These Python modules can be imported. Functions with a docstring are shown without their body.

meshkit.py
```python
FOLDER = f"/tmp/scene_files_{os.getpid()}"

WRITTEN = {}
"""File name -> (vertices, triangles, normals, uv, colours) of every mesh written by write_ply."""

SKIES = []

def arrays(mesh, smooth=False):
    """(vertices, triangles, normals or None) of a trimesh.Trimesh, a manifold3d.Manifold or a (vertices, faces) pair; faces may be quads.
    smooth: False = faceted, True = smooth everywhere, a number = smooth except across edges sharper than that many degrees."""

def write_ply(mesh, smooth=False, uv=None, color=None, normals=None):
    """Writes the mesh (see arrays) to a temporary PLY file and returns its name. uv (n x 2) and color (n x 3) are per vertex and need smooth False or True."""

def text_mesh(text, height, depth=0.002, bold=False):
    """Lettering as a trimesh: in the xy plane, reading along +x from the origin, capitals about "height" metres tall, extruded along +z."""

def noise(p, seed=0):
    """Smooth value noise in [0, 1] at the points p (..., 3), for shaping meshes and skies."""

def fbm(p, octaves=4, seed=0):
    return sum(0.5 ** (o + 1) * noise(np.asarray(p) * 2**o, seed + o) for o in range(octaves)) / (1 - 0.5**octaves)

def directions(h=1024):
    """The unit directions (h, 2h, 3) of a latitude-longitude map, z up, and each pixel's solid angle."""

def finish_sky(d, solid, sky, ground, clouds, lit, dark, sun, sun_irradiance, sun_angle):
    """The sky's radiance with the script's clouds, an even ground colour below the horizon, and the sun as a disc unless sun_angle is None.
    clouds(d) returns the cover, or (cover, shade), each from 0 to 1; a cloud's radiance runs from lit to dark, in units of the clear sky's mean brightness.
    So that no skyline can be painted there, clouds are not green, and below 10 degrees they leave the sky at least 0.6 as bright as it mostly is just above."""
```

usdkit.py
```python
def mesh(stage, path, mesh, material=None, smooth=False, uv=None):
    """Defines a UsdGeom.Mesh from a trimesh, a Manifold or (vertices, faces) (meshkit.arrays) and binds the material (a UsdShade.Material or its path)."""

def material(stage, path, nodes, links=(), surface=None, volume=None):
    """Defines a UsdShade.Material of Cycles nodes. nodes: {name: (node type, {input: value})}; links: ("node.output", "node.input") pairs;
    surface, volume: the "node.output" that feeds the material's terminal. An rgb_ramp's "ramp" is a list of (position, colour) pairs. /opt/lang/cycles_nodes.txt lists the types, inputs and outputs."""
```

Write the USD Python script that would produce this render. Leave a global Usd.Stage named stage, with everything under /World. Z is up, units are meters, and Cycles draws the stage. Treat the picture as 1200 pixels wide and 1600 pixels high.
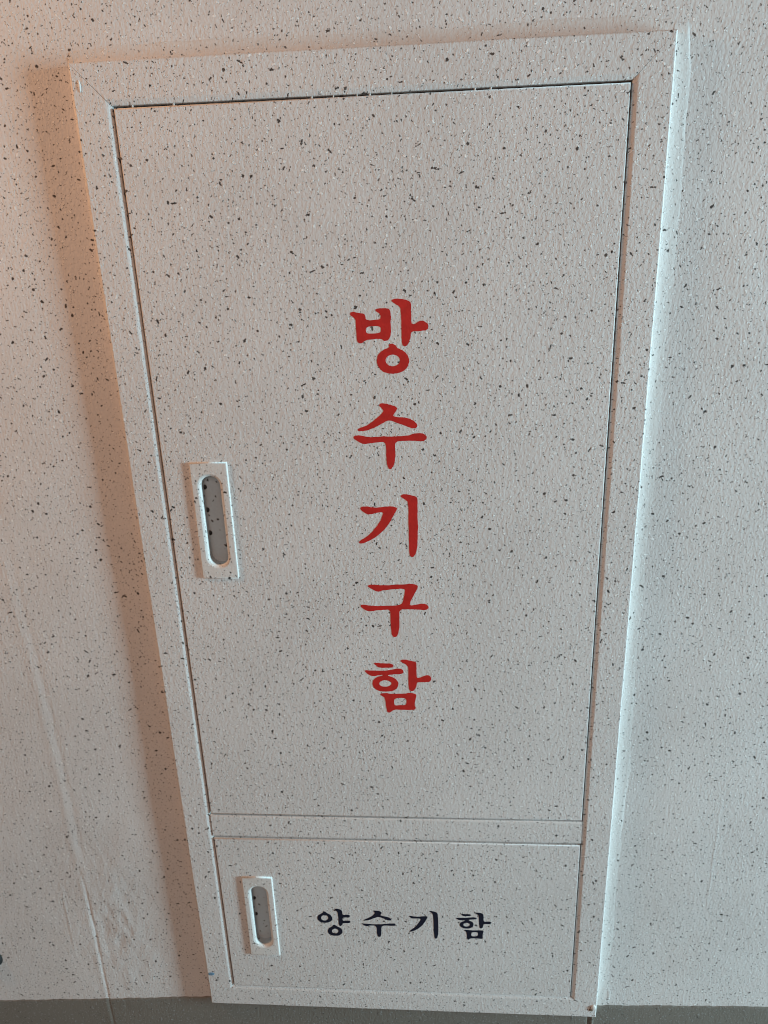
import math
import numpy as np
import trimesh
import manifold3d as m3
from shapely.geometry import Polygon
from shapely import affinity
import meshkit
import usdkit
from pxr import Gf, Sdf, Usd, UsdGeom, UsdLux, UsdShade

rng = np.random.default_rng(7)
stage = Usd.Stage.CreateInMemory()
UsdGeom.SetStageUpAxis(stage, UsdGeom.Tokens.z)
UsdGeom.SetStageMetersPerUnit(stage, 1.0)
world = UsdGeom.Xform.Define(stage, "/World")
stage.SetDefaultPrim(world.GetPrim())
UsdGeom.Scope.Define(stage, "/World/Looks")

# ------------------------------------------------------------------ camera (x along the wall, y into the wall, z up)
cam = UsdGeom.Camera.Define(stage, "/World/camera")
R = np.array([[0.997307, 0.064827, -0.034305], [0.010421, 0.337739, 0.941182], [0.0726, -0.939005, 0.336154]])
m4 = np.eye(4)
m4[:3, :3] = R
m4[3, :3] = (0.0747272, -0.937985, 1.31075671)
cam.AddTransformOp().Set(Gf.Matrix4d(m4.tolist()))
cam.CreateHorizontalApertureAttr(36.0)
cam.CreateVerticalApertureAttr(48.0)
cam.CreateFocalLengthAttr(36.0 * 1182.22 / 1200)
cam.CreateClippingRangeAttr(Gf.Vec2f(0.02, 60))
cam.CreateExposureAttr(0.21)


# ------------------------------------------------------------------ lamps and window light
def rect_light(name, pos, aim, w, h, color, intensity):
    L = UsdLux.RectLight.Define(stage, "/World/" + name)
    z = np.array(pos, float) - np.array(aim, float)
    z /= np.linalg.norm(z)
    x = np.cross((0, 0, 1.0), z)
    x /= np.linalg.norm(x)
    y = np.cross(z, x)
    M = np.eye(4)
    M[0, :3], M[1, :3], M[2, :3], M[3, :3] = x, y, z, pos
    L.AddTransformOp().Set(Gf.Matrix4d(M.tolist()))
    L.CreateWidthAttr(w)
    L.CreateHeightAttr(h)
    L.CreateColorAttr(Gf.Vec3f(*color))
    L.CreateIntensityAttr(intensity)
    return L


# daylight from a doorway far along the corridor on the right, warm lamp high on the left, soft corridor bounce in front
rect_light("doorway_daylight", (3.9, -0.90, 1.05), (0, 0, 0.85), 0.50, 1.8, (0.55, 0.87, 1.0), 79.0)
rect_light("warm_lamp", (-1.3, -0.36, 1.85), (0, 0, 0.9), 0.26, 0.26, (1.0, 0.53, 0.27), 40.0)
rect_light("corridor_bounce", (0.3, -3.2, 2.3), (0, 0, 0.8), 2.6, 1.8, (1.0, 0.68, 0.55), 2.0)


# ------------------------------------------------------------------ prim helpers
def numbered(path):
    if not stage.GetPrimAtPath(path):
        return path
    k = 1
    while stage.GetPrimAtPath(f"{path}_{k:03d}"):
        k += 1
    return f"{path}_{k:03d}"


def keys(prim, **kw):
    for k, v in kw.items():
        if v:
            prim.SetCustomDataByKey(k, v)
    return prim


def obj(name, mesh, mat, parent=None, smooth=30, **kw):
    base = parent.GetPath().pathString if parent else "/World"
    p = usdkit.mesh(stage, numbered(f"{base}/{name}"), mesh, mat, smooth=smooth).GetPrim()
    return keys(p, **kw)


def xform(name, **kw):
    return keys(UsdGeom.Xform.Define(stage, numbered("/World/" + name)).GetPrim(), **kw)


# ------------------------------------------------------------------ materials
class Graph:
    def __init__(self):
        self.n, self.l, self.k = {}, [], 0

    def add(self, kind, _links=None, **inputs):
        self.k += 1
        name = f"n{self.k}"
        const = {}
        for key, v in inputs.items():
            if isinstance(v, str) and "." in v and v.split(".")[0] in self.n:
                self.l.append((v, f"{name}.{key}"))
            else:
                const[key] = v
        self.n[name] = (kind, const)
        return name

    def math(self, op, a, b=0.0, c=0.0, clamp=False):
        return self.add("math", math_type=op, value1=a, value2=b, value3=c, use_clamp=clamp) + ".value"

    def vm(self, op, a, b=(0, 0, 0), out="vector", scale=1.0):
        return self.add("vector_math", math_type=op, vector1=a, vector2=b, scale=scale) + "." + out

    def ramp(self, v, a, b, lo=0.0, hi=1.0):
        return self.add("map_range", range_type="smoothstep", value=v, from_min=a, from_max=b, to_min=lo, to_max=hi, clamp=True) + ".result"

    def noise(self, vec, scale, detail=2.0, rough=0.5, out="fac", **k):
        return self.add("noise_texture", vector=vec, scale=scale, detail=detail, roughness=rough, **k) + "." + out

    def mix(self, f, a, b):
        return self.add("mix_color", fac=f, a=a, b=b) + ".color" if False else self.add("mix", mix_type="mix", fac=f, color1=a, color2=b) + ".color"


def chips(g, P, seed, scale, share, rmin, rmax, cluster=None, power=3.0, stretch=1.9):
    """mask of scattered paint chips: one chip at most per cell, each with its own size, angle and length (metres)."""
    Q = g.vm("add", P, (seed * 3.17, seed * 1.31, 0))
    v = g.add("voronoi_texture", dimensions="2D", feature="f1", vector=Q, scale=scale, randomness=1.0)
    d = g.vm("subtract", Q, v + ".position")
    s = g.add("separate_color", color=v + ".color")
    r, gg, b = s + ".r", s + ".g", s + ".b"
    ang = g.math("multiply", r, 6.283)
    rot = g.add("vector_rotate", rotate_type="z_axis", vector=d, angle=ang) + ".vector"
    x = g.add("separate_xyz", vector=rot)
    k = g.math("multiply_add", gg, stretch - 0.8, 0.8)
    a = g.math("divide", x + ".x", k)
    c = g.math("multiply", x + ".y", k)
    a, c = g.math("absolute", a), g.math("absolute", c)
    ln = g.math("sqrt", g.math("add", g.math("multiply", a, a), g.math("multiply", c, c)))
    ln = g.math("multiply_add", g.math("maximum", a, c), 0.55, g.math("multiply", ln, 0.5))
    rad = g.math("multiply_add", g.math("power", b, power), rmax - rmin, rmin)
    mask = g.ramp(g.math("subtract", rad, ln), -0.00012, 0.00028)
    pick = g.math("fraction", g.math("multiply_add", r, 37.31, g.math("multiply", gg, 11.7)))
    lim = g.math("multiply", cluster, share) if cluster else share
    return g.math("multiply", mask, g.math("less_than", pick, lim))


def stone_paint(name, base, dark=1.0, white=1.0, grain=1.0, big=False, dark_col=(0.024, 0.019, 0.016), white_col=(0.92, 0.90, 0.87), rough=0.52):
    """speckled stone-effect paint: dark and pale chips in a stippled cream coat"""
    g = Graph()
    geo = g.add("geometry")
    sx = g.add("separate_xyz", vector=geo + ".position")
    px = g.math("multiply_add", sx + ".y", 0.71, sx + ".x")
    pz = g.math("multiply_add", sx + ".y", 0.71, sx + ".z")
    P = g.add("combine_xyz", x=px, y=pz, z=0.0) + ".vector"
    wob = g.noise(P, 520.0, 1.0, 0.5, "color", dimensions="2D")
    P = g.vm("add", P, g.vm("scale", g.vm("subtract", wob, (0.5, 0.5, 0.5)), scale=0.0022))
    P3 = geo + ".position"
    cl = g.ramp(g.noise(P3, 9.0, 2.0, 0.6), 0.32, 0.66, 0.42, 1.30)
    cl2 = g.ramp(g.noise(P3, 14.0, 2.0, 0.6, w=0.0), 0.36, 0.60, 0.5, 1.3)
    m = None
    sets = [(1, 60.0, 0.80, 0.0007, 0.0021), (2, 104.0, 0.95, 0.0005, 0.0013), (3, 150.0, 0.95, 0.0004, 0.0009)]
    if big:
        sets = [(4, 60.0, 0.35, 0.0012, 0.0027), (5, 80.0, 0.4, 0.0006, 0.0013)]
    for (sd, sc, sh, r0, r1) in sets:
        if dark <= 0:
            break
        k = chips(g, P, sd, sc, sh * dark, r0, r1, cl if sd % 2 else cl2)
        m = k if m is None else g.math("maximum", m, k)
    w = None
    for (sd, sc, sh, r0, r1) in [(11, 84.0, 0.95, 0.0009, 0.0019), (12, 150.0, 0.90, 0.0006, 0.0011)]:
        if white <= 0:
            break
        k = chips(g, P, sd, sc, sh * white, r0, r1, cl2 if sd % 2 else cl)
        w = k if w is None else g.math("maximum", w, k)
    tone = g.noise(P3, 5.0, 3.0, 0.6)
    tone = g.ramp(tone, 0.25, 0.75, 0.94, 1.04)
    fine = g.ramp(g.noise(P3, 420.0, 2.0, 0.6), 0.2, 0.8, 0.95, 1.05)
    col = g.vm("scale", g.add("combine_xyz", x=base[0], y=base[1], z=base[2]) + ".vector", scale=g.math("multiply", tone, fine))
    if w:
        col = g.mix(g.math("multiply", w, 0.95), col, white_col)
    if m:
        dcol = g.mix(g.ramp(g.noise(P3, 160.0, 0.0), 0.35, 0.65), dark_col, tuple(2.6 * c for c in dark_col))
        col = g.mix(g.math("multiply", m, 0.96), col, dcol)
    # stipple, drawn out a little vertically by the roller
    mp = g.add("mapping", mapping_type="point", vector=P3, scale=(1.0, 1.0, 0.62)) + ".vector"
    h1 = g.noise(mp, 310.0, 2.0, 0.55)
    h2 = g.noise(mp, 95.0, 2.0, 0.5)
    h = g.math("multiply_add", h1, 0.75 * grain, g.math("multiply", h2, 0.35 * grain))
    if w:
        h = g.math("multiply_add", w, 1.7 * grain, h)
    nb = g.add("bump", height=h, strength=0.78, distance=0.0010) + ".normal"
    rg = g.math("multiply_add", w, -0.22, rough) if w else rough
    p = g.add("principled_bsdf", base_color=col, roughness=rg, specular_ior_level=0.45, normal=nb)
    return usdkit.material(stage, "/World/Looks/" + name, g.n, g.l, surface=p + ".BSDF")


def plain(name, col, rough=0.5, grain=0.0, spread=0.08, scale=300.0, spec=0.4, dist=0.0008):
    g = Graph()
    geo = g.add("geometry")
    f = g.ramp(g.noise(geo + ".position", scale * 0.3, 3.0, 0.6), 0.25, 0.75, 1 - spread, 1 + spread)
    c = g.vm("scale", g.add("combine_xyz", x=col[0], y=col[1], z=col[2]) + ".vector", scale=f)
    nb = g.add("bump", height=g.noise(geo + ".position", scale, 3.0, 0.6), strength=grain, distance=dist) + ".normal"
    p = g.add("principled_bsdf", base_color=c, roughness=rough, specular_ior_level=spec, normal=nb)
    return usdkit.material(stage, "/World/Looks/" + name, g.n, g.l, surface=p + ".BSDF")


CREAM = (0.71, 0.688, 0.668)
M_WALL = stone_paint("wall_paint", CREAM, dark=1.0, white=0.8)
M_CAB = stone_paint("cabinet_paint", CREAM, dark=1.0, white=1.0)
M_EDGE = stone_paint("edge_paint", (0.72, 0.70, 0.67), dark=0.35, white=0.15, grain=0.25)
M_SEAL = stone_paint("sealant_paint", (0.70, 0.68, 0.655), dark=0.6, white=0.6, grain=0.8)
M_CUP = stone_paint("handle_cup_paint", (0.50, 0.56, 0.585), dark=1.0, white=0.0, grain=0.12, big=True)
M_BAND = stone_paint("skirting_paint", (0.200, 0.186, 0.160), dark=0.5, white=0.9, grain=1.1, dark_col=(0.05, 0.046, 0.04), white_col=(0.30, 0.29, 0.27), rough=0.5)
M_RED = plain("red_letter_film", (0.53, 0.024, 0.019), 0.55, 0.3, 0.10, spec=0.25)
M_BLACK = plain("black_letter_film", (0.009, 0.011, 0.026), 0.6, 0.3, 0.15, spec=0.2)
M_DARK = plain("cabinet_inside", (0.02, 0.019, 0.018), 0.7, 0.2)
M_FLOOR = plain("floor_concrete", (0.30, 0.29, 0.27), 0.6, 0.4, 0.15, 60.0)
M_RUBBER = plain("black_rubber", (0.012, 0.012, 0.012), 0.6, 0.2)
M_RIVET = plain("black_rivet", (0.012, 0.011, 0.010), 0.5, 0.0)
M_BLUE = plain("blue_smear", (0.16, 0.30, 0.44), 0.5, 0.5, 0.25, 500.0)
M_DRIP = plain("pale_drip", (0.74, 0.72, 0.69), 0.42, 0.2)
M_CRUMB = plain("brown_crumb", (0.20, 0.15, 0.11), 0.7, 0.6, 0.3, 700.0)

# ------------------------------------------------------------------ sizes (metres)
XL, XR, ZB, ZT = -0.3272, 0.3272, 0.0795, 1.508          # outline of the frame
FRONT = -0.014                                            # the frame stands 14 mm proud of the wall
W_SIDE, W_TOP, W_BOT = 0.0428, 0.0446, 0.0430             # face widths to the end of the inner bevel


# ------------------------------------------------------------------ wall
def ridge_x(z):
    return np.interp(z, [-0.05, 0.036, 0.114, 0.228, 0.317, 0.406, 0.483, 0.58, 0.67, 0.766, 0.854, 2.6],
                     [-0.5174, -0.5195, -0.5187, -0.5182, -0.5190, -0.5270, -0.5240, -0.5260, -0.5272, -0.5293, -0.5350, -0.5520])


def relief(x, z):
    """height towards the viewer of the wall surface: float marks, a taped joint and a crack on the left"""
    p = np.stack([x, np.zeros_like(x), z], -1).reshape(-1, 3)
    n = lambda s, sz, seed: (2 * meshkit.fbm(p * [s, 1, sz] + seed) - 1).reshape(x.shape)
    h = 0.0016 * n(3.5, 2.6, 3.0) + 0.0005 * n(14, 10, 9.0)
    dx = x - ridge_x(z)
    up = np.clip((z - 0.30) / 0.10, 0, 1) * np.clip((1.05 - z) / 0.3, 0, 1)
    h = h + 0.00025 * up * np.exp(-(dx / 0.0065) ** 2)
    h = h - 0.00025 * up * np.exp(-((dx - 0.013) / 0.005) ** 2)
    low = np.clip((0.36 - z) / 0.06, 0, 1)
    h = h - 0.0006 * low * np.exp(-(dx / 0.0022) ** 2) + 0.0002 * low * np.exp(-((dx + 0.0065) / 0.004) ** 2)
    dl = x + 0.561
    h = h + 0.00025 * np.exp(-(dl / 0.002) ** 2) * np.clip((z - 0.16) / 0.04, 0, 1) * np.clip((0.34 - z) / 0.04, 0, 1)
    h = h - 0.008 * np.clip(-0.515 - x, 0, 0.6)              # the wall left of the joint turns away a little
    patch = np.exp(-(((x + 0.48) / 0.075) ** 2 + ((z - 0.23) / 0.17) ** 2) * 1.2)
    h = h + patch * 0.0010 * (n(38, 13, 21.0)) + patch * 0.0007 * n(90, 40, 33.0)
    # vertical float mark on the right, blob by the lower right frame corner
    h = h + 0.0002 * np.exp(-((x - 0.487) / 0.0016) ** 2) * np.clip((z - 0.28) / 0.05, 0, 1) * np.clip((0.55 - z) / 0.1, 0, 1)
    h = h + 0.0002 * np.exp(-((x - 0.341 - 0.0008 * np.sin(z * 40)) / 0.0010) ** 2) * np.clip((z - 0.15) / 0.1, 0, 1) * np.clip((1.42 - z) / 0.1, 0, 1)
    h = h + 0.0005 * np.exp(-(np.hypot((x - 0.343) / 0.006, (z - 0.116) / 0.014) - 1) ** 2 * 9)
    # joint below the frame's right corner
    lo = np.clip((0.10 - z) / 0.01, 0, 1)
    h = h - 0.0030 * lo * np.exp(-((x - 0.3185) / 0.0022) ** 2) + 0.0012 * lo * np.exp(-((x - 0.3235) / 0.002) ** 2)
    return h


def axis(stops):
    out = []
    for (a, b, s) in stops:
        out.append(np.linspace(a, b, max(1, int(round((b - a) / s))), endpoint=False))
    return np.concatenate(out + [[stops[-1][1]]])


def band_top(x):
    z = np.interp(x, [-1.6, -0.724, -0.603, -0.413, -0.338, 0.3385, 0.608, 1.6], [0.02, 0.0467, 0.0560, 0.0717, 0.0770, 0.0913, 0.1007, 0.13])
    return z + 0.0011 * np.sin(x * 91 + 1.1 * np.sin(x * 37)) * 0.5 + 0.0005 * np.sin(x * 310)


XS = axis([(-1.3, -0.8, 0.02), (-0.8, -0.6, 0.005), (-0.6, -0.45, 0.0013), (-0.45, -0.3, 0.004), (-0.3, 0.3, 0.02), (0.3, 0.36, 0.001), (0.36, 0.48, 0.005), (0.48, 0.495, 0.001), (0.495, 0.7, 0.005), (0.7, 1.3, 0.02)])


def sheet(xs, zs, off, hole=None, top=None):
    X, Z = np.meshgrid(xs, zs)
    if top is not None:
        Z = -0.06 + Z * (top(X) + 0.06)
    Y = -relief(X, Z) + off
    v = np.stack([X, Y, Z], -1).reshape(-1, 3)
    nx = len(xs)
    i, j = np.meshgrid(np.arange(len(zs) - 1), np.arange(nx - 1), indexing="ij")
    a = (i * nx + j).ravel()
    q = np.stack([a, a + 1, a + nx + 1, a + nx], 1)
    if hole is not None:
        c = v[q].mean(1)
        q = q[~((np.abs(c[:, 0]) < hole[0]) & (c[:, 2] > hole[1]) & (c[:, 2] < hole[2]))]
    f = np.vstack([q[:, [0, 1, 2]], q[:, [0, 2, 3]]])
    return v, f


wall = xform("wall", label="cream stone-effect painted wall with dark specks around the cabinet", category="wall", kind="structure")
zs = axis([(-0.06, 0.04, 0.01), (0.04, 0.5, 0.0035), (0.5, 1.6, 0.008), (1.6, 2.4, 0.03)])
v, f = sheet(XS, zs, 0.0, hole=(0.31, 0.097, 1.49))
obj("wall_surface", trimesh.Trimesh(v, f, process=False), M_WALL, wall, smooth=True)
v, f = sheet(XS, np.linspace(0, 1, 34), -0.0011, top=band_top)
nx, k = len(XS), len(v)
edge = v[-nx:] + [0, 0.0022, 0.0006]
v = np.vstack([v, edge])
a = np.arange(nx - 1)
f = np.vstack([f, np.stack([k - nx + a, k - nx + a + 1, k + a + 1], 1), np.stack([k - nx + a, k + a + 1, k + a], 1)])
obj("skirting_band", trimesh.Trimesh(v, f, process=False), M_BAND, wall, smooth=True)

fl = trimesh.creation.box((2.6, 3.0, 0.05))
fl.apply_translation((0, -1.47, -0.0850))
obj("floor", fl, M_FLOOR, None, smooth=False, label="grey floor at the foot of the wall", kind="structure")


# ------------------------------------------------------------------ cabinet
cab = xform("hose_cabinet", label="tall speckled cream wall cabinet with red letters above and black letters below", category="cabinet")


def wobble(n, amp, seed):
    r = np.random.default_rng(seed)
    k = r.normal(size=n + 8)
    k = np.convolve(k, np.ones(7) / 7, "same")[4:n + 4]
    return amp * k / (np.abs(k).max() + 1e-9)


def member(side, seed):
    """one mitred member of the frame, swept along its side with a rounded outer edge and a bevelled inner edge"""
    back = 0.012
    prof = [(0.0, back), (0.0, FRONT + 0.0022)]
    for t in np.linspace(0, 1, 6)[1:]:
        prof.append((0.0022 * (1 - math.cos(t * math.pi / 2)), FRONT + 0.0022 * (1 - math.sin(t * math.pi / 2))))
    prof += [(0.845, FRONT), (0.885, FRONT + 0.0002), (0.975, FRONT + 0.0014), (0.992, FRONT + 0.0019), (1.0, FRONT + 0.0028), (1.0, 0.030)]
    wd = {"left": W_SIDE, "right": W_SIDE, "top": W_TOP, "bottom": W_BOT}
    pr = []
    for k, (d, y) in enumerate(prof):
        pr.append((d if k < 7 else None, d, y))
    n = 60
    rows = []
    wo, wi = wobble(n + 1, 0.00028, seed), wobble(n + 1, 0.00022, seed + 50)
    gap = 0.00022
    for (abs_d, d, y) in pr:
        inset = {s: (abs_d if abs_d is not None else d * wd[s]) for s in wd}
        x0, x1 = XL + inset["left"], XR - inset["right"]
        z0, z1 = ZB + inset["bottom"], ZT - inset["top"]
        t = np.linspace(0, 1, n + 1)
        wob = np.where(abs_d is not None and True, wo, wi) if abs_d is None or abs_d <= 0.0022 else 0
        if side in ("left", "right"):
            zz = z0 + gap + (z1 - z0 - 2 * gap) * t
            xx = np.full_like(t, x0 if side == "left" else x1) + wob
        else:
            xx = x0 + gap + (x1 - x0 - 2 * gap) * t
            zz = np.full_like(t, z1 if side == "top" else z0) + wob
        rows.append(np.stack([xx, np.full_like(t, y), zz], -1))
    V = np.array(rows)
    m, k = V.shape[:2]
    v = V.reshape(-1, 3)
    i, j = np.meshgrid(np.arange(m - 1), np.arange(k - 1), indexing="ij")
    a = (i * k + j).ravel()
    q = np.stack([a, a + 1, a + k + 1, a + k], 1)
    f = np.vstack([q[:, [0, 1, 2]], q[:, [0, 2, 3]]])
    caps = []
    for e in (0, k - 1):
        ring = [r * k + e for r in range(m)]
        for r in range(1, m - 1):
            caps.append([ring[0], ring[r], ring[r + 1]])
    mesh = trimesh.Trimesh(v, np.vstack([f, caps]), process=False)
    if side in ("left", "bottom"):
        pass
    mesh.fix_normals()
    return mesh


obj("frame_stile", member("left", 1), M_CAB, cab, smooth=25)
obj("frame_stile", member("right", 2), M_CAB, cab, smooth=25)
obj("frame_rail", member("top", 3), M_CAB, cab, smooth=25)
obj("frame_rail", member("bottom", 4), M_CAB, cab, smooth=25)


def rounded_slab(x0, x1, z0, z1, y0, y1, r, steps=4, rz=None):
    """box with rounded front edges (front = y0, the smaller y)"""
    layers = []
    for t in np.linspace(0, math.pi / 2, steps + 1):
        ins, y = r * (1 - math.cos(t)), y0 + r * (1 - math.sin(t))
        layers.append((ins, y))
    layers = [(0.0, y1)] + layers
    pts = []
    for ins, y in layers:
        iz = ins * (rz / r if rz else 1)
        pts += [(x0 + ins, y, z0 + iz), (x1 - ins, y, z0 + iz), (x1 - ins, y, z1 - iz), (x0 + ins, y, z1 - iz)]
    return m3.Manifold.hull_points(np.array(pts, np.float32))


def slot_outline(cx, cz, w, h, n=16):
    r = w / 2
    a = [(cx + r * math.cos(t), cz + h / 2 - r + r * math.sin(t)) for t in np.linspace(0, math.pi, n)]
    b = [(cx + r * math.cos(t), cz - h / 2 + r + r * math.sin(t)) for t in np.linspace(math.pi, 2 * math.pi, n)]
    return np.array(a + b)


def slot_solid(cx, cz, w, h, y0, y1):
    p = slot_outline(cx, cz, w, h)
    pts = np.vstack([np.c_[p[:, 0], np.full(len(p), y, float), p[:, 1]] for y in (y0, y1)])
    return m3.Manifold.hull_points(pts.astype(np.float32))


def slot_cone(cx, cz, w, h, y0, y1, grow):
    p, q = slot_outline(cx, cz, w + 2 * grow, h + 2 * grow), slot_outline(cx, cz, w, h)
    pts = np.vstack([np.c_[p[:, 0], np.full(len(p), y0, float), p[:, 1]], np.c_[q[:, 0], np.full(len(q), y1, float), q[:, 1]]])
    return m3.Manifold.hull_points(pts.astype(np.float32))


DOOR_Y = -0.0142


def make_door(x0, x1, z0, z1, hx, hz, hw, hh, rivets):
    slab = rounded_slab(x0, x1, z0, z1, DOOR_Y, 0.006, 0.0016, rz=0.0020)
    sw, sh = 0.0340, 0.134 if hh > 0.163 else 0.134
    slab = slab - slot_solid(hx, hz, sw + 0.006, sh + 0.006, -0.03, 0.03)
    door = obj("door", slab, M_CAB, cab, smooth=25)
    face = DOOR_Y - 0.0029
    plate = rounded_slab(hx - hw / 2, hx + hw / 2, hz - hh / 2, hz + hh / 2, face, DOOR_Y + 0.0024, 0.0018, 3)
    plate = plate - slot_solid(hx, hz, sw - 0.0084, sh - 0.0084, -0.05, 0.03)
    for k in range(5):                                           # rounded lip of the finger slot
        t0, t1 = k / 5, (k + 1) / 5
        R_ = 0.0058
        fy = lambda t: face + 0.0034 * (1 - math.cos(t * math.pi / 2))
        fg = lambda t: -0.0042 + R_ * (1 - math.sin(t * math.pi / 2)) * 0.95
        p, q = slot_outline(hx, hz, sw + 2 * fg(t0), sh + 2 * fg(t0)), slot_outline(hx, hz, sw + 2 * fg(t1), sh + 2 * fg(t1))
        y0_ = fy(t0) - (0.001 if k == 0 else 0.0)
        pts = np.vstack([np.c_[p[:, 0], np.full(len(p), y0_), p[:, 1]], np.c_[q[:, 0], np.full(len(q), fy(t1)), q[:, 1]]])
        plate = plate - m3.Manifold.hull_points(pts.astype(np.float32))
    obj("handle_plate", plate, M_EDGE if False else M_CAB_PLATE, door, smooth=35)
    depth = 0.0135
    cup = slot_solid(hx, hz, sw + 0.0045, sh + 0.0045, DOOR_Y + 0.0022, DOOR_Y + depth + 0.0015) - slot_solid(hx, hz, sw - 0.0078, sh - 0.0078, DOOR_Y - 0.01, DOOR_Y + depth)
    obj("handle_cup", cup, M_CUP, door, smooth=35)
    for (rx, rz) in rivets:
        s = trimesh.creation.icosphere(2, 0.0036)
        s.apply_scale((1, 0.6, 1))
        s.apply_translation((rx, DOOR_Y + depth, rz))
        obj("rivet", s, M_RIVET, door, smooth=True)
    return door


M_CAB_PLATE = stone_paint("handle_plate_paint", (0.72, 0.70, 0.67), dark=0.7, white=0.5, grain=0.5)
upper = make_door(-0.2824, 0.2824, 0.4873, 1.4610, -0.2222, 0.9690, 0.0500, 0.1635, [(-0.2352, 1.013), (-0.2352, 0.981), (-0.2352, 0.948)])
keys(upper, label="tall upper door with red vertical lettering")
lower = make_door(-0.2826, 0.2826, 0.1242, 0.4400, -0.2215, 0.2820, 0.0495, 0.1655, [(-0.2347, 0.306), (-0.2347, 0.272)])
keys(lower, label="short lower door with black horizontal lettering")

rail = rounded_slab(-0.2838, 0.2838, 0.4432, 0.4839, FRONT + 0.0001, 0.006, 0.0013, 4, rz=0.0042)
obj("middle_rail", rail, M_CAB, cab, smooth=25)

# closed steel box behind the doors
box = m3.Manifold.cube((0.63, 0.20, 1.40), True).translate((0, 0.107, 0.7935)) - m3.Manifold.cube((0.606, 0.20, 1.376), True).translate((0, 0.097, 0.7935))
obj("cabinet_box", box, M_DARK, cab, smooth=False)


# sealant bead round the frame: a hollow fillet from the frame's side to the wall
def bead(side, w, seed):
    n = 160
    t = np.linspace(0, 1, n + 1)
    if side in ("left", "right"):
        z = ZB + 0.004 + (ZT - ZB + 0.004) * t
        x = np.full_like(t, XL + 0.0008 if side == "left" else XR - 0.0008)
        out = np.array([-1.0 if side == "left" else 1.0, 0])
    else:
        x = XL - 0.002 + (XR - XL + 0.004) * t
        z = np.full_like(t, ZT - 0.0008)
        out = np.array([0, 1.0])
    wd = w * (1 + wobble(n + 1, 0.14, seed))
    tap = np.clip(np.minimum(t - 0.0, 1.0 - t) * (1.4 if side in ("left", "right") else 0.65) / 0.05, 0.02, 1.0) ** 0.8
    wd = wd * (0.7 + 0.3 * tap)
    rows = []
    S = np.linspace(0, 1, 9)
    for s in S:
        o = wd * s ** 1.0
        y = -0.0029 * (1 - s) ** 2.0 * tap
        px, pz = x + out[0] * o, z + out[1] * o
        wallh = -relief(px, pz)
        y = np.minimum(y, wallh - 0.0003 * (1 - s)) if s < 1 else wallh + 0.0004
        rows.append(np.stack([px, np.broadcast_to(y, px.shape), pz], -1))
    V = np.array(rows)
    m, k = V.shape[:2]
    i, j = np.meshgrid(np.arange(m - 1), np.arange(k - 1), indexing="ij")
    a = (i * k + j).ravel()
    q = np.stack([a, a + 1, a + k + 1, a + k], 1)
    f = np.vstack([q[:, [0, 1, 2]], q[:, [0, 2, 3]]])
    mesh = trimesh.Trimesh(V.reshape(-1, 3), f, process=False)
    if mesh.face_normals[:, 1].mean() > 0:
        mesh.invert()
    return mesh


obj("sealant_bead", bead("right", 0.0230, 5), M_SEAL, cab, smooth=True)
obj("sealant_bead", bead("top", 0.0190, 6), M_SEAL, cab, smooth=True)
obj("sealant_bead", bead("left", 0.0085, 7), M_SEAL, cab, smooth=True)


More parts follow.
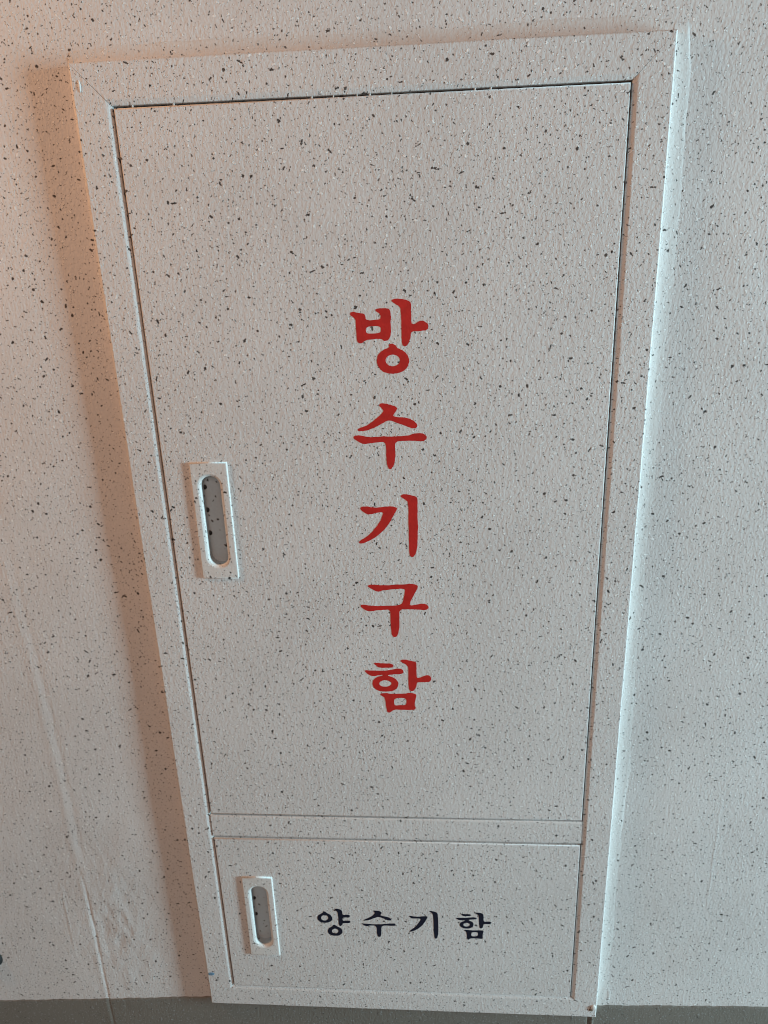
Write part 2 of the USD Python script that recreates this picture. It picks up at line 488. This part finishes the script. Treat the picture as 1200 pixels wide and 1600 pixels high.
# ------------------------------------------------------------------ lettering on the doors
LETTERS = [  # outlines in mm on the door: per character a list of (outline, hole)
 [([(-29.0,1230.4),(-28.0,1232.8),(-24.9,1233.7),(-17.3,1232.0),(-12.2,1231.2),(-10.5,1228.9),(-10.0,1223.1),(2.8,1223.5),(7.5,1224.4),(7.9,1228.3),(6.2,1231.4),(2.2,1233.4),(1.7,1235.2),(4.3,1236.5),(9.4,1236.8),(16.5,1236.5),(19.3,1234.4),(19.9,1230.0),(19.7,1220.1),(19.5,1207.1),(18.0,1201.6),(14.3,1198.4),(10.7,1198.5),(8.0,1201.2),(-2.2,1200.9),(-10.7,1200.3),(-14.7,1197.1),(-18.4,1196.2),(-21.1,1197.6),(-22.0,1202.1),(-22.1,1211.2),(-22.2,1220.2),(-22.5,1225.2),(-25.7,1227.8)], [(-10.3,1216.1),(7.7,1216.4),(7.6,1208.4),(0.2,1207.6),(-10.6,1207.7)]),
  ([(20.9,1244.7),(22.4,1246.6),(29.0,1247.2),(38.1,1245.9),(43.1,1243.5),(44.5,1240.1),(44.0,1229.3),(44.3,1217.4),(48.1,1217.1),(51.7,1219.7),(55.3,1221.3),(60.8,1219.9),(64.3,1216.3),(64.3,1211.9),(61.7,1209.4),(54.5,1209.1),(43.5,1208.6),(42.9,1202.4),(40.9,1195.4),(37.8,1192.0),(35.2,1191.3),(32.7,1193.1),(32.1,1199.7),(32.2,1214.7),(32.3,1227.6),(31.9,1235.5),(30.3,1238.5),(24.8,1241.6)], None),
  ([(16.2,1194.1),(18.3,1195.0),(22.4,1194.7),(25.2,1192.3),(26.2,1189.9),(32.5,1187.3),(38.6,1181.8),(40.8,1175.1),(39.8,1168.9),(35.0,1162.8),(27.6,1159.6),(20.3,1158.7),(11.9,1160.0),(5.8,1163.5),(1.8,1169.8),(1.2,1176.0),(2.8,1182.2),(7.7,1187.0),(14.0,1189.5),(17.1,1190.8)], [(29.6,1174.8),(29.1,1172.7),(27.8,1170.8),(25.8,1169.3),(23.3,1168.3),(20.6,1168.0),(17.8,1168.5),(15.4,1169.5),(13.5,1171.1),(12.3,1173.1),(11.9,1175.3),(12.4,1177.4),(13.8,1179.3),(15.8,1180.8),(18.2,1181.7),(21.0,1182.0),(23.7,1181.6),(26.1,1180.6),(28.0,1179.0),(29.2,1177.0)])],
 [([(1.6,1120.4),(3.8,1122.8),(8.6,1122.9),(17.0,1120.6),(23.3,1118.1),(24.6,1115.6),(22.0,1111.4),(18.7,1107.1),(21.8,1105.5),(28.2,1104.8),(35.6,1104.3),(43.0,1101.3),(48.2,1096.8),(49.0,1093.0),(46.5,1090.3),(41.7,1090.7),(34.3,1093.8),(23.8,1097.8),(13.4,1101.8),(6.7,1098.2),(-4.3,1092.4),(-14.1,1088.7),(-22.8,1087.8),(-25.9,1088.7),(-26.1,1090.6),(-22.5,1092.4),(-13.8,1095.3),(-6.1,1100.6),(-0.6,1105.0),(4.9,1109.6),(7.4,1113.1),(5.7,1116.0)], None),
  ([(-32.0,1080.3),(-30.0,1082.4),(-25.1,1083.0),(-18.7,1081.7),(-11.2,1080.1),(-1.5,1080.3),(8.2,1081.2),(14.7,1080.3),(25.4,1080.9),(39.4,1081.4),(42.6,1083.5),(50.1,1084.5),(55.5,1083.9),(59.7,1081.3),(60.5,1077.5),(58.5,1074.8),(55.3,1073.7),(41.4,1074.5),(20.7,1074.7),(20.3,1063.8),(20.4,1056.0),(19.0,1045.9),(16.1,1039.2),(13.0,1037.5),(10.3,1039.8),(9.0,1048.3),(8.7,1061.8),(8.8,1073.8),(-1.8,1073.3),(-10.4,1072.4),(-15.9,1071.3),(-21.3,1071.8),(-26.6,1075.2),(-30.8,1078.0)], None)],
 [([(-27.6,985.1),(-26.1,987.5),(-18.3,988.3),(-13.9,986.7),(-3.9,986.3),(3.9,987.3),(8.4,987.9),(15.1,987.9),(20.0,985.7),(20.7,984.0),(17.6,978.7),(11.1,966.3),(2.8,955.0),(-6.5,946.7),(-16.9,940.1),(-25.0,936.5),(-30.1,935.9),(-31.5,937.8),(-30.0,940.2),(-22.4,944.4),(-14.2,951.6),(-7.1,959.9),(-1.1,969.4),(3.1,979.8),(-4.1,979.5),(-10.9,977.8),(-16.5,976.5),(-20.9,978.5),(-25.8,982.1)], None),
  ([(24.9,1001.5),(27.7,1003.7),(31.0,1004.5),(37.6,1003.0),(45.8,1000.6),(47.4,997.1),(46.9,983.1),(47.0,965.4),(46.6,947.4),(46.1,932.9),(44.3,923.2),(41.3,917.0),(37.9,916.1),(35.4,918.3),(34.8,928.1),(35.0,947.5),(34.9,971.4),(34.9,992.6),(33.0,995.5),(28.7,998.5)], None)],
 [([(-23.1,874.3),(-20.1,876.2),(-14.3,876.1),(-2.8,875.2),(12.2,875.4),(16.9,876.6),(26.1,876.0),(33.0,877.5),(39.9,876.9),(45.4,874.6),(44.9,870.8),(40.7,862.6),(32.3,845.3),(39.2,845.3),(46.2,847.0),(52.0,847.6),(57.2,846.2),(59.5,842.7),(58.3,839.5),(54.2,837.9),(44.9,838.6),(32.1,839.2),(19.5,838.9),(19.2,825.2),(18.8,812.1),(17.1,801.5),(14.0,796.8),(11.0,796.1),(8.2,798.8),(7.3,808.1),(6.9,822.6),(7.0,838.9),(-1.7,838.2),(-9.9,838.0),(-15.8,836.7),(-21.7,835.9),(-26.4,837.6),(-30.9,840.9),(-33.5,844.1),(-32.4,846.1),(-28.3,846.3),(-19.0,844.5),(-5.0,844.1),(9.0,844.4),(23.6,846.0),(26.2,858.8),(28.8,869.6),(19.0,870.0),(7.4,868.8),(-1.9,867.6),(-7.8,865.6),(-12.3,866.8),(-18.0,870.4)], None)],
 [([(-18.7,754.9),(-17.2,755.8),(-10.6,755.2),(-2.2,754.9),(5.0,754.6),(8.5,752.5),(8.8,749.8),(6.6,748.1),(-1.2,747.7),(-10.9,747.6),(-14.4,749.7)], None),
  ([(-32.2,742.7),(-30.3,743.8),(-19.5,743.2),(-8.6,742.8),(2.2,743.6),(9.5,745.7),(15.6,746.7),(20.9,745.4),(23.0,742.3),(22.0,739.1),(18.9,737.7),(10.5,737.4),(0.2,736.2),(0.7,734.8),(7.9,732.5),(13.2,727.7),(15.1,722.1),(13.5,715.1),(8.5,710.8),(1.1,709.0),(-6.2,708.8),(-14.7,710.4),(-20.0,714.9),(-22.2,721.2),(-21.3,726.8),(-16.9,731.7),(-11.4,734.2),(-6.9,735.1),(-7.0,736.6),(-13.8,735.2),(-21.1,734.1),(-25.8,735.8),(-29.9,739.2)], [(5.1,722.3),(4.6,720.7),(3.3,719.2),(1.3,718.0),(-1.1,717.2),(-3.8,716.9),(-6.5,717.2),(-9.0,717.9),(-10.8,719.1),(-12.0,720.6),(-12.4,722.2),(-11.9,723.8),(-10.6,725.3),(-8.6,726.5),(-6.2,727.3),(-3.5,727.6),(-0.8,727.3),(1.6,726.6),(3.5,725.4),(4.7,724.0)]),
  ([(18.1,758.7),(20.7,760.8),(25.5,761.1),(35.0,758.8),(40.4,757.9),(41.1,752.7),(40.9,743.1),(41.0,731.1),(46.5,732.3),(52.5,735.6),(57.3,736.5),(60.9,733.5),(61.4,729.4),(59.6,725.5),(54.8,724.9),(40.9,724.8),(40.4,718.1),(37.6,711.8),(34.0,709.6),(30.6,711.0),(29.2,715.2),(29.3,731.9),(29.4,748.5),(27.1,752.6),(21.8,756.0)], None),
  ([(-12.2,703.9),(-9.3,706.5),(-2.6,706.5),(7.1,705.2),(21.7,705.6),(29.0,707.2),(36.3,706.6),(40.1,704.3),(39.2,699.8),(37.5,691.3),(37.3,684.9),(38.9,682.7),(37.9,679.9),(34.5,678.7),(21.0,678.8),(6.9,679.3),(2.5,674.5),(-1.2,673.7),(-2.8,675.9),(-3.6,685.2),(-4.8,696.6),(-6.5,700.1)], [(7.9,698.4),(25.8,699.0),(25.4,686.6),(16.3,686.8),(7.5,685.7)])],
 [([(-129.7,282.0),(-127.7,287.2),(-122.5,291.0),(-118.9,293.3),(-119.4,296.2),(-115.3,295.3),(-113.6,292.8),(-108.0,289.8),(-104.4,283.5),(-105.2,277.1),(-110.4,272.9),(-117.5,271.2),(-124.4,272.7),(-128.3,276.6)], [(-111.3,282.4),(-111.7,280.5),(-112.7,278.9),(-114.0,277.5),(-115.7,276.6),(-117.6,276.3),(-119.4,276.5),(-121.0,277.3),(-122.2,278.5),(-122.9,280.1),(-123.1,281.9),(-122.7,283.7),(-121.8,285.4),(-120.4,286.7),(-118.7,287.6),(-116.9,288.0),(-115.1,287.8),(-113.5,287.0),(-112.3,285.7),(-111.5,284.2)]),
  ([(-100.6,300.9),(-96.1,302.5),(-87.7,299.5),(-87.8,289.0),(-82.9,289.8),(-77.3,290.3),(-75.5,287.7),(-76.9,284.6),(-84.6,283.7),(-88.0,283.2),(-87.8,276.3),(-80.7,278.0),(-75.9,277.3),(-75.3,274.6),(-77.5,272.3),(-85.2,272.4),(-88.3,271.9),(-89.4,267.7),(-92.6,265.2),(-94.6,267.5),(-95.0,277.5),(-95.0,292.0),(-96.4,296.5)], None),
  ([(-114.0,254.8),(-111.8,260.4),(-105.2,264.3),(-104.4,267.6),(-100.2,267.3),(-98.5,264.6),(-92.1,261.5),(-89.2,255.7),(-90.4,249.2),(-95.8,244.7),(-102.9,243.7),(-109.8,245.7),(-113.2,249.2)], [(-96.3,254.5),(-96.6,252.9),(-97.4,251.4),(-98.7,250.2),(-100.2,249.4),(-101.9,249.1),(-103.5,249.3),(-105.0,250.0),(-106.1,251.1),(-106.8,252.5),(-107.0,254.1),(-106.6,255.7),(-105.8,257.2),(-104.5,258.4),(-103.0,259.2),(-101.3,259.5),(-99.7,259.3),(-98.2,258.6),(-97.1,257.5),(-96.4,256.1)])],
 [([(-38.4,300.4),(-34.0,300.6),(-27.1,299.9),(-23.4,296.5),(-26.8,290.6),(-19.9,289.0),(-12.4,287.0),(-8.7,283.5),(-9.2,280.4),(-14.0,280.6),(-21.5,284.3),(-29.6,288.1),(-37.4,284.2),(-45.9,279.7),(-52.9,278.2),(-54.9,279.4),(-49.9,282.5),(-40.0,288.3),(-34.5,295.2)], None),
  ([(-58.4,273.1),(-51.8,272.2),(-40.7,271.4),(-24.0,272.0),(-12.8,273.7),(-4.5,274.6),(-1.6,271.9),(-2.6,269.2),(-13.0,269.3),(-25.2,269.2),(-25.9,256.4),(-26.5,248.0),(-29.2,244.2),(-31.9,245.1),(-33.1,250.6),(-33.1,268.9),(-43.6,268.5),(-50.6,266.8),(-54.7,269.5)], None)],
 [([(18.9,291.7),(24.1,291.0),(33.7,289.9),(43.3,291.7),(49.5,291.6),(49.4,288.4),(43.1,275.5),(36.0,266.1),(26.2,259.3),(19.5,257.2),(20.7,260.0),(29.1,267.7),(36.3,278.8),(39.1,286.5),(30.9,286.2),(24.7,286.0),(22.0,288.2)], None),
  ([(51.7,302.4),(55.8,303.3),(66.0,299.7),(66.2,287.2),(66.3,269.1),(66.2,252.7),(64.0,245.6),(61.2,244.2),(59.5,247.8),(59.2,268.8),(58.7,292.3),(57.1,298.5)], None)],
 [([(102.2,299.3),(108.7,298.1),(116.9,298.4),(119.3,296.7),(117.6,294.8),(107.4,294.1),(104.7,295.4)], None),
  ([(93.5,290.0),(99.2,290.2),(110.1,290.6),(122.3,292.5),(127.5,291.6),(127.8,289.1),(125.1,287.6),(114.9,286.9),(115.6,285.1),(121.7,282.1),(123.5,276.7),(121.1,270.9),(114.3,267.7),(107.4,268.2),(102.0,271.4),(100.2,275.8),(102.0,280.4),(108.1,284.3),(110.1,286.1),(102.0,285.3),(97.9,286.2)], [(117.0,276.5),(116.7,275.2),(116.0,274.1),(114.8,273.2),(113.4,272.6),(111.8,272.3),(110.2,272.4),(108.7,273.0),(107.6,273.8),(106.9,274.9),(106.6,276.1),(106.9,277.3),(107.6,278.5),(108.7,279.4),(110.2,280.0),(111.8,280.3),(113.4,280.1),(114.8,279.6),(116.0,278.8),(116.7,277.7)]),
  ([(124.3,301.5),(127.7,302.3),(137.8,300.6),(138.8,293.5),(138.9,283.6),(144.7,283.8),(149.5,284.4),(151.5,281.8),(149.8,279.2),(142.8,278.9),(138.7,278.4),(138.1,271.9),(135.0,268.5),(132.2,270.7),(131.6,282.5),(131.1,295.0),(128.8,298.5)], None),
  ([(107.2,264.9),(112.2,265.4),(122.5,264.4),(133.4,265.4),(139.1,264.7),(138.2,258.3),(137.3,252.8),(138.3,249.1),(136.3,246.9),(126.7,247.8),(117.8,247.4),(115.0,244.0),(112.7,245.4),(112.2,254.5),(111.3,260.8)], [(119.1,260.6),(130.1,261.6),(130.2,252.5),(119.2,251.5)])],
]
def chaikin(p, it=2):
    p = np.array(p, float)
    for _ in range(it):
        q = np.roll(p, -1, 0)
        p = np.stack([0.78 * p + 0.22 * q, 0.22 * p + 0.78 * q], 1).reshape(-1, 2)
    return p


def letter(parts, thick, seed):
    r = np.random.default_rng(seed)
    meshes = []
    for out, hole in parts:
        o = chaikin(out)
        o = o + r.normal(scale=0.13, size=o.shape)               # edges torn a little by the rough paint
        poly = Polygon(o, [chaikin(hole)] if hole else None).buffer(0)
        for gp in getattr(poly, "geoms", [poly]):
            if gp.area > 0.5:
                meshes.append(trimesh.creation.extrude_polygon(affinity.scale(gp, 0.001, 0.001, origin=(0, 0)), thick, engine="earcut"))
    m = trimesh.util.concatenate(meshes)
    v = np.array(m.vertices)
    m.vertices = np.c_[v[:, 0], DOOR_Y - v[:, 2] + 0.0001, v[:, 1]]
    m.invert()
    return m


for i, parts in enumerate(LETTERS):
    obj("letter", letter(parts, 0.0003, 100 + i), M_RED if i < 5 else M_BLACK, upper if i < 5 else lower, smooth=False)


# ------------------------------------------------------------------ small marks: drips bridging the gap, a crumb, a blue smear
def blob(c, size, seed, lumps=0.25):
    s = trimesh.creation.icosphere(2, 1.0)
    n = meshkit.fbm(np.array(s.vertices) * 1.7 + seed * 3.1)
    s.vertices = s.vertices * (1 + lumps * np.asarray(n).reshape(-1, 1)) * np.array(size) + np.array(c)
    return s


for k in range(9):
    x = [-0.262, -0.215, -0.060, -0.036, -0.010, 0.004, 0.028, 0.118, 0.135][k]
    obj("paint_bridge", blob((x, -0.0098, 1.4633), (rng.uniform(0.0006, 0.0013), 0.0010, 0.0023), k), M_DRIP, cab, smooth=True)
obj("paint_drip", blob((-0.3175, FRONT - 0.0002, 1.4842), (0.0013, 0.0006, 0.0055), 20), M_DRIP, cab, smooth=True)
obj("paint_crumb", blob((0.3215, FRONT - 0.0006, 0.1030), (0.0036, 0.0016, 0.0044), 22, 0.45), M_EDGE, cab, smooth=True)
obj("paint_crumb", blob((0.3180, FRONT - 0.0002, 0.0975), (0.0030, 0.0010, 0.0026), 23, 0.5), M_CRUMB, cab, smooth=True)
obj("blue_smear", blob((-0.3200, FRONT + 0.0001, 0.1490), (0.0042, 0.0004, 0.0030), 24, 0.6), M_BLUE, cab, smooth=True)

# ------------------------------------------------------------------ rubber stop on the wall at the left edge
stop = xform("rubber_stop", label="round black rubber stop on the wall, cut off by the left picture edge", category="door stop")
prof = [(0.0, -0.002), (0.020, -0.002), (0.020, 0.004), (0.0185, 0.010), (0.014, 0.014), (0.007, 0.016), (0.0, 0.0165)]
dome = trimesh.creation.revolve(np.array(prof), sections=40)
dome.apply_transform(trimesh.transformations.rotation_matrix(math.pi / 2, (1, 0, 0)))
dome.apply_translation((-0.7175, 0.0045, 0.1500))
obj("rubber_dome", dome, M_RUBBER, stop, smooth=40)
